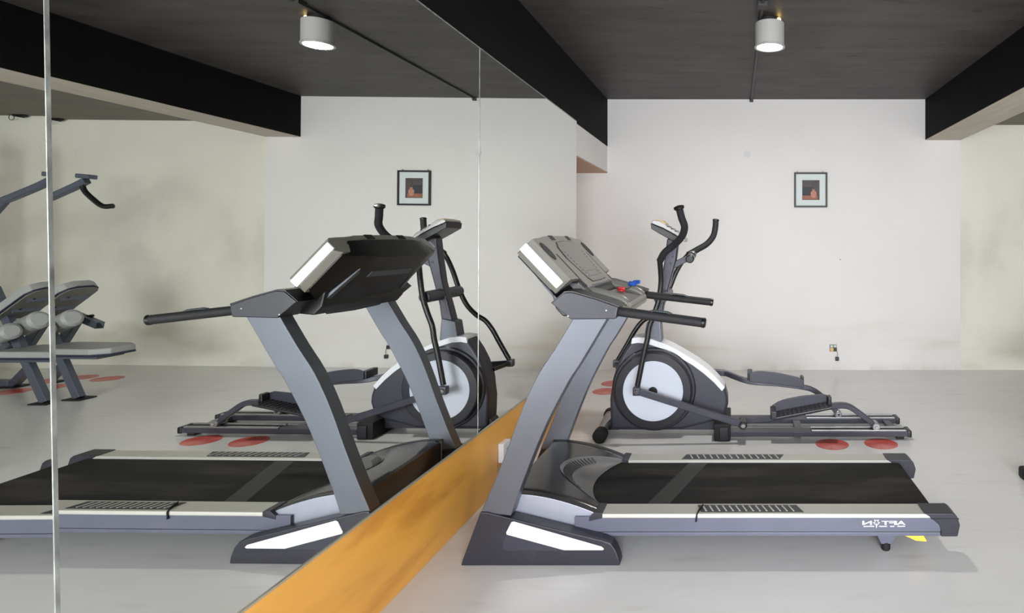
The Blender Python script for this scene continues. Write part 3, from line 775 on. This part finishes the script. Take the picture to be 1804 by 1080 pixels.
# arm pivot tube
pX, pZ = -.484, .933
obj('pivot_tube', cyl((pX, EC - .25, pZ), (pX, EC + .25, pZ), .038, .004, 20), M['framegrey'], el)
# small console
ech = obj('console', prism(P([(1147, 391), (1151, 387.5), (1164, 389), (1175, 398), (1200, 412.5), (1207, 420), (1206, 427), (1200, 421), (1190, 414), (1168, 402), (1150, 394.5)], EC - .12), EC - .12, EC + .12, .006), M['crescent'], el)
obj('console_base', prism(P([(1146, 392.5), (1150, 395), (1168, 402.5), (1196, 418), (1191, 428), (1162, 412), (1147, 403)], EC - .118), EC - .118, EC + .118, .005), M['black'], ech)
obj('screen', prism(P([(1152, 388.6), (1156, 386.6), (1166, 388), (1173, 393.5), (1172, 396), (1163, 391)], EC - .09), EC - .09, EC + .09, .002), M['brass'], ech)
bm = bmesh.new()
for k in range(3):
    add_prism(bm, P([(1176 + k * 7, 397.4 + k * 4.1), (1178.5 + k * 7, 398.7 + k * 4.1), (1177.5 + k * 7, 400.8 + k * 4.1), (1175 + k * 7, 399.4 + k * 4.1)], EC - .10), EC - .122, EC + .10)
tag(obj('button_row', bm, M['plastic_dark'], ech, smooth=False), kind='stuff')
# fixed pulse grips
x0_, z0_ = at(1190, 466, EC); x1_, z1_ = at(1217, 452, EC)
obj('grip_bracket', bar([(x0_ - .02, EC, z0_ - .01), (x1_, EC, z1_)], .05, .042), M['framegrey'], el)
pb = obj('pulse_bar', cyl((x1_ + .004, EC - .13, z1_ - .012), (x1_ + .004, EC + .13, z1_ + .012), .026, .006, 18), M['foam'], el)
for sgn in (-1, 1):
    obj('grip_end', cyl((x1_ + .004, EC + sgn * .125, z1_ + sgn * .012), (x1_ + .004, EC + sgn * .150, z1_ + sgn * .014), .027, .006, 18), M['black'], pb)
    obj('sensor_plate', cyl((x1_ + .004, EC + sgn * .05, z1_ + sgn * .005), (x1_ + .004, EC + sgn * .10, z1_ + sgn * .01), .0275, .002, 18), M['steel'], pb)
# swing arms
def arm(path, split, joint, capr):
    pts = [Vector((at(px_, py_, Y)[0], Y, at(px_, py_, Y)[1])) for px_, py_, Y in path]
    a = obj('swing_arm', tube(pts[split - 1:], .0175, 14, 6), M['black'], el)
    g = obj('grip', tube(pts[:split], .0225, 14, 6), M['foam'], a)
    dd = (pts[0] - pts[1]).normalized()
    obj('grip_cap', lathe(pts[0] - dd * .004, dd, [(0, 0), (capr, 0), (capr + .003, .006), (capr + .002, .014), (capr * .6, .019), (0, .02)], 16), M['black'], a)
    return pts[-1]
jn = arm([(1196.5, 367, 3.70), (1201, 384, 3.72), (1206, 400, 3.745), (1201, 417, 3.785), (1187, 432, 3.83), (1171, 445, 3.86), (1162.5, 460, 3.89), (1164, 478, 3.91), (1164.5, 498, 3.925), (1161, 526, 3.93), (1153, 552, 3.93), (1144, 576, 3.93), (1140, 600, 3.93), (1134, 625, 3.93), (1123, 680, 3.93)], 7, None, .030)
jf = arm([(1261, 389, 4.60), (1260, 402, 4.60), (1256, 417, 4.59), (1245, 430, 4.57), (1228, 440, 4.54), (1212, 449, 4.51), (1202, 461, 4.49), (1190, 482, 4.47), (1178, 512, 4.46), (1165, 538, 4.46), (1148, 556, 4.46), (1132, 566, 4.46), (1119, 582, 4.46), (1107, 603, 4.46), (1089, 634, 4.46)], 6, None, .022)
jn = Vector((at(1121.5, 689, 3.93)[0], 3.93, at(1121.5, 689, 3.93)[1])); jf = Vector((at(1086, 640, 4.46)[0], 4.46, at(1086, 640, 4.46)[1]))
for j, sgn in ((jn, -1), (jf, 1)):
    k = obj('arm_joint', box(j.x - .022, j.x + .024, j.y - .026, j.y + .026, j.z - .026, j.z + .026, .006), M['framegrey'], el)
    obj('joint_bolt', cyl((j.x, j.y - .027, j.z), (j.x, j.y - .034, j.z), .012, .003, 12), M['chrome'], k)
obj('cross_pin', cyl((jf.x, jf.y - .02, jf.z - .002), (jf.x + .05, ey(SN + .02), jf.z - .01), .013), M['black'], el)
# link bars
ln_end = Vector((at(1309, 748, 3.96)[0], 3.96, at(1309, 748, 3.96)[1]))
obj('link_bar', bar([jn + Vector((.02, .0, -.004)), ln_end], .032, .042), M['framegrey'], el)
kk = obj('link_joint', cyl(ln_end + Vector((0, -.03, 0)), ln_end + Vector((0, .10, 0)), .026, .004, 18), M['black'], el)
obj('joint_bolt', cyl(ln_end + Vector((0, -.034, 0)), ln_end + Vector((0, -.028, 0)), .014, .002, 14), M['chrome'], kk)
lf_end = Vector((-.07, 4.44, .350))
obj('link_bar', bar([jf + Vector((.02, 0, -.004)), lf_end], .032, .042), M['framegrey'], el)
# pedals and their arms
def pedal(xa, za, xb, zb, y0, y1, guard_near):
    """plate from (xa, za) to (xb, zb) between y0 and y1 with a raised rim along the frame side"""
    pl = obj('pedal', prism([(xa, za - .012), (xb, zb - .012), (xb + .004, zb + .004), (xa - .004, za + .004)], y0, y1, .005), M['black'], el)
    gy0, gy1 = (y0 - .012, y0 + .004) if guard_near else (y1 - .004, y1 + .012)
    n_ = 10; dx = xb - xa; dz = zb - za; hts = [0.045, .062, .070, .072, .072, .072, .070, .066, .062, .058, .04]
    outl = [(xa + dx * i / n_, za + dz * i / n_ + hts[i]) for i in range(n_ + 1)] + [(xb, zb - .012), (xa, za - .012)]
    obj('pedal_guard', prism(outl, gy0, gy1, .004), M['shroud'], pl)
    obj('toe_stop', prism([(xa - .012, za - .01), (xa + .022, za - .005), (xa + .024, za + .045), (xa - .012, za + .045)], y0, y1, .006), M['plastic_dark'], pl)
    obj('heel_stop', prism([(xb - .016, zb - .012), (xb + .012, zb - .012), (xb + .010, zb + .05), (xb - .012, zb + .045)], (y0 + y1) / 2, y1 if not guard_near else y1, .006), M['black'], pl)
    bm = bmesh.new()
    for i in range(12):
        for j in range(5):
            t = (i + .8) / 13; y = y0 + (y1 - y0) * (j + .7) / 5.4
            x, z = xa + dx * t, za + dz * t + .004
            add_box(bm, x - .006, x + .006, y - .006, y + .006, z - .002, z + .004)
    tag(obj('tread_studs', bm, M['plastic_dark'], pl, smooth=False), kind='stuff')
pedal(.245, .160, .622, .232, 3.955, 4.10, False)
pedal(.100, .335, .478, .290, 4.295, 4.44, True)
obj('pedal_arm', bar([ln_end + Vector((.0, .10, .004)), (.12, 4.07, .118), (.24, 4.07, .132), (.45, 4.07, .172), (.62, 4.07, .208), (.70, 4.07, .216), (.76, 4.07, .205), (.84, 4.07, .150), (.905, 4.07, .100)], .045, .034, 4), M['framegrey'], el)
obj('pedal_arm', bar([lf_end, (.10, 4.36, .308), (.30, 4.36, .292), (.48, 4.36, .268), (.55, 4.36, .248), (.62, 4.36, .200), (.68, 4.36, .135), (.715, 4.36, .098)], .045, .034, 4), M['framegrey'], el)
for x, y in ((.925, 4.07), (.725, 4.36)):
    rr = obj('roller', cyl((x, y - .045, .083), (x, y + .045, .083), .026, .004, 20), M['steel'], el)
    obj('roller_axle', cyl((x, y - .052, .083), (x, y + .052, .083), .010, .002, 12), M['chrome'], rr)
# base: beam, rails, feet
obj('base_beam', box(-.83, -.03, 4.13, 4.27, .035, .105, .006), M['framegrey'], el)
for y0, y1 in ((4.02, 4.12), (4.31, 4.41)):
    r_ = obj('guide_rail', box(-.05, 1.13, y0, y1, .022, .057, .004), M['framegrey'], el)
    obj('rail_end', box(1.125, 1.155, y0 - .004, y1 + .004, .018, .062, .008), M['black'], r_)
    obj('track', box(.50, 1.12, y0 + .004, y0 + .026, .055, .066, .003), M['steel'], r_)
    obj('track', box(.50, 1.12, y1 - .026, y1 - .004, .055, .066, .003), M['steel'], r_)
    obj('track_groove', box(.51, 1.12, y0 + .028, y1 - .028, .056, .0585), M['blackmatte'], r_, smooth=False)
    obj('rail_foot', box(1.06, 1.11, y0 + .02, y1 - .02, 0, .023, .004), M['blackmatte'], r_)
obj('cross_member', box(1.03, 1.08, 4.11, 4.32, .028, .052, .004), M['framegrey'], el)
obj('cross_member', box(.40, .45, 4.11, 4.32, .028, .052, .004), M['framegrey'], el)
mf = obj('middle_foot', box(-.138, -.030, 3.995, 4.41, .0, .112, .008), M['blackmatte'], el)
obj('foot_pad', box(-.10, -.045, 3.985, 3.997, .01, .09, .004), M['plastic_dark'], mf)
st = obj('front_stabilizer', cyl((-.873, 3.99, .050), (-.90, 4.44, .050), .034, .003, 20), M['steel'], el)
obj('stabilizer_cap', cyl((-.871, 3.945, .046), (-.873, 4.03, .046), .046, .010, 22), M['blackmatte'], st)
obj('stabilizer_cap', cyl((-.90, 4.42, .046), (-.905, 4.49, .046), .046, .010, 22), M['blackmatte'], st)
obj('stabilizer_bracket', prism([(-.90, .03), (-.78, .03), (-.78, .10), (-.84, .10)], 4.14, 4.26, .006), M['black'], el)

# ------------------------------------------------------------------ weight machine standing right of the frame (seen in the mirror)
def mp(px_, py_, Y):
    """point whose mirror image shows at this place, for a plumb mirror corrected for its lean"""
    X, Z = at(px_, py_, Y); xr = 2 * XM - X
    return Vector((xr, Y, Z - 2 * LEAN * (xr - XM)))
GY = 4.95
gm = thing('weight_machine', (2.9, GY, 0), 'grey steel weight machine with padded bench and overhead arm, seen in the mirror', 'weight machine')
def pad(name, pts, y0, y1, parent, under):
    """cushion from an (x, z) outline: vinyl top, navy piping"""
    o = obj(name, prism(pts, y0, y1, .022, 3), M['padgrey'], parent); return o
s0, s1 = mp(231, 622, GY), mp(100, 628, GY)
zs = .385
def rounded_pad(x0, x1, y0, y1, z0, z1, r, chamf):
    bm = bmesh.new()
    out = [(x0 + chamf, y0), (x1 - r, y0), (x1, y0 + r), (x1, y1 - r), (x1 - r, y1), (x0 + chamf, y1), (x0, y1 - chamf * .7), (x0, y0 + chamf * .7)]
    a = [bm.verts.new((x, y, z0)) for x, y in out]; b = [bm.verts.new((x, y, z1)) for x, y in out]
    bm.faces.new(a[::-1]); bm.faces.new(b)
    for i in range(len(out)): bm.faces.new((a[i], a[(i + 1) % len(out)], b[(i + 1) % len(out)], b[i]))
    return bevel(bm, .012, 3)
seat = obj('seat_pad', rounded_pad(s0.x, s1.x, 4.72, 5.06, zs, zs + .05, .06, .10), M['padgrey'], gm)
obj('pad_piping', rounded_pad(s0.x - .002, s1.x + .002, 4.718, 5.062, zs - .014, zs + .004, .06, .10), M['padedge'], seat)
obj('seat_board', box(s0.x + .10, s1.x - .02, 4.78, 5.0, zs - .04, zs - .012, .004), M['gymsteel'], seat)
# sloping pad, its board side turned towards the mirror
b0, b1 = mp(80, 556, 5.0), mp(150, 503, 5.0)
u = (b1 - b0); L = u.length; u.normalize(); nn = Vector((u.z, 0, -u.x));
if nn.z > 0: nn = -nn
def slab(h0, h1, half, g):
    bm = bmesh.new(); out = []
    for a, b in ((0, -half), (L * .8, -half), (L * .93, -half * .8), (L + g, -half * .4), (L + g, half * .4), (L * .93, half * .8), (L * .8, half), (0, half)):
        out.append((a, b))
    q0 = [bm.verts.new(b0 + u * a + nn * h0 + Vector((0, b, 0))) for a, b in out]; q1 = [bm.verts.new(b0 + u * a + nn * h1 + Vector((0, b, 0))) for a, b in out]
    bm.faces.new(q0); bm.faces.new(q1[::-1])
    for i in range(len(out)): bm.faces.new((q0[i], q0[(i + 1) % 8], q1[(i + 1) % 8], q1[i]))
    bmesh.ops.recalc_face_normals(bm, faces=bm.faces[:]); return bevel(bm, .008, 2)
bp_ = obj('back_pad', slab(-.055, 0, .15, 0), M['padgrey'], gm)
obj('pad_piping', slab(-.002, .010, .152, .002), M['padedge'], bp_)
obj('backing_board', slab(.008, .018, .138, -.012), M['padback'], bp_)
for k in (.35, .68):
    c = b0 + u * (L * k) + nn * .018
    obj('pad_bolt', disc(c + Vector((0, -.05, 0)), nn, .011, .008, .002, 10), M['blackmatte'], bp_)
    obj('pad_bracket', bar([c + Vector((0, -.10, .0)), c + Vector((0, .10, .0))], .05, .012, 0, .002), M['gymsteel'], bp_)
def foamroll(c, hl, r):
    f_ = obj('foam_roller', cyl((c.x, c.y - hl, c.z), (c.x, c.y + hl, c.z), r, .02, 22), M['padgrey'], gm)
    obj('roller_core', cyl((c.x, c.y - hl - .012, c.z), (c.x, c.y + hl + .012, c.z), r * .45, .004, 14), M['blackmatte'], f_)
def foamroll_x(c, hl, r):
    f_ = obj('foam_roller', cyl(c + Vector((-hl, -.06, .05 * 0 + .04)), c + Vector((hl, .06, -.04)), r, .02, 22), M['padgrey'], gm)
    obj('roller_core', cyl(c + Vector((hl, .06, -.04)), c + Vector((hl + .02, .064, -.043)), r * .45, .004, 14), M['blackmatte'], f_)
foamroll_x(mp(114, 566, 4.90), .13, .068)
foamroll_x(mp(66, 585, 4.80), .14, .062)
foamroll(mp(100, 603, 5.15), .07, .05)
# struts
def strut(p, q, a=.06, b=.06): return obj('frame_strut', bar([p, q], a, b, 0, .006), M['gymsteel'], gm)
fz = mp(136, 703, 4.9)
ft = Vector((fz.x, 4.9, 0.0))
strut(mp(52, 505, 4.95), Vector((ft.x, 4.92, .01)))
obj('foot_plate', box(ft.x - .07, ft.x + .07, 4.85, 4.99, 0, .010, .002), M['blackmatte'], gm)
p0, p1 = mp(104, 612, 5.1), mp(139, 556, 5.1)
strut(p0, p1, .06, .07)
p2 = mp(133, 553, 5.1); p3 = mp(175, 573, 4.98)
sb = obj('bar_stub', bar([p2 + Vector((.03, 0, 0)), p3], .06, .055, 0, .004), M['gymsteel'], gm)
obj('stub_opening', box(p3.x - .004, p3.x + .002, p3.y - .022, p3.y + .022, p3.z - .02, p3.z + .02), M['blackmatte'], sb, smooth=False)
obj('stub_knob', cyl(mp(152, 558, 5.05), mp(164, 556, 5.05), .012, .003, 10), M['black'], sb)
rf = Vector((mp(88, 668, 5.45).x, 5.45, .02))
strut(rf, mp(116, 640, 5.2)); 
strut(mp(40, 640, 5.1), mp(84, 596, 5.0), .055, .055)
obj('base_rail', box(rf.x, 4.45, 5.41, 5.49, .01, .06, .006), M['gymsteel'], gm)
obj('foot_plate', box(rf.x - .08, rf.x + .06, 5.38, 5.52, 0, .012, .002), M['blackmatte'], gm)
obj('base_rail', box(2.95, 4.15, 4.98, 5.06, .30, .36, .006), M['gymsteel'], gm)
# tower with weight stack
for y in (4.99, 5.45): obj('tower_post', box(4.10, 4.17, y, y + .07, 0, 2.10, .006), M['gymsteel'], gm)
obj('tower_head', box(4.10, 4.17, 5.06, 5.45, 2.03, 2.10, .006), M['gymsteel'], gm)
for k in range(12): obj('weight_plate', box(4.18, 4.36, 5.10, 5.42, .08 + k * .052, .128 + k * .052, .004), M['blackmatte'], gm)
for y in (5.18, 5.34): obj('guide_rod', cyl((4.27, y, .02), (4.27, y, 2.0), .012, .002, 12), M['chrome'], gm)
obj('base_rail', box(4.10, 4.45, 4.99, 5.50, .0, .06, .006), M['gymsteel'], gm)
# overhead arm with its handle
AY = 5.0
a0 = mp(150, 318, AY); a1 = mp(118, 334, AY); a2 = mp(40, 366, AY)
hd = Vector((4.12, AY + .02, a2.z - .28))
obj('overhead_arm', bar([a0, a1, a2, hd], .055, .05, 4, .008), M['gymsteel'], gm)
obj('arm_brace', bar([mp(76, 350, AY), mp(46, 385, AY), Vector((4.12, AY + .02, a2.z - .85))], .045, .04, 0, .005), M['gymsteel'], gm)
obj('arm_head', bar([mp(137, 310, AY), mp(161, 312, AY)], .07, .035, 0, .006), M['gymsteel'], gm)
hdl = [mp(141, 322, AY), mp(146, 336, AY), mp(160, 350, AY), mp(178, 363, AY), mp(196, 363, AY)]
obj('arm_handle', tube(hdl, .020, 12, 5), M['black'], gm)

# ------------------------------------------------------------------ bench whose foot shows at the right edge
bx, by = 1.560, 3.34
be = thing('weight_bench', (bx + .25, by - .5, 0), 'black foot of a flat weight bench at the right picture edge', 'bench')
obj('floor_bar', box(bx + .03, bx + .46, by - .0, by + .055, .0, .055, .006), M['gymsteel'], be)
obj('rubber_end', box(bx, bx + .05, by - .012, by + .065, .0, .065, .016), M['blackmatte'], be)
obj('rubber_end', box(bx + .45, bx + .50, by - .012, by + .065, .0, .065, .016), M['blackmatte'], be)
obj('leg', bar([(bx + .25, by + .03, .04), (bx + .25, by - .20, .34), (bx + .25, by - .95, .34), (bx + .25, by - 1.1, .04)], .06, .05, 0, .006), M['gymsteel'], be)
obj('floor_bar', box(bx + .03, bx + .47, by - 1.13, by - 1.075, .0, .055, .006), M['gymsteel'], be)
obj('bench_pad', rounded_pad(bx + .11, bx + .39, by - 1.12, by - .08, .37, .43, .05, .05), M['padgrey'], be)
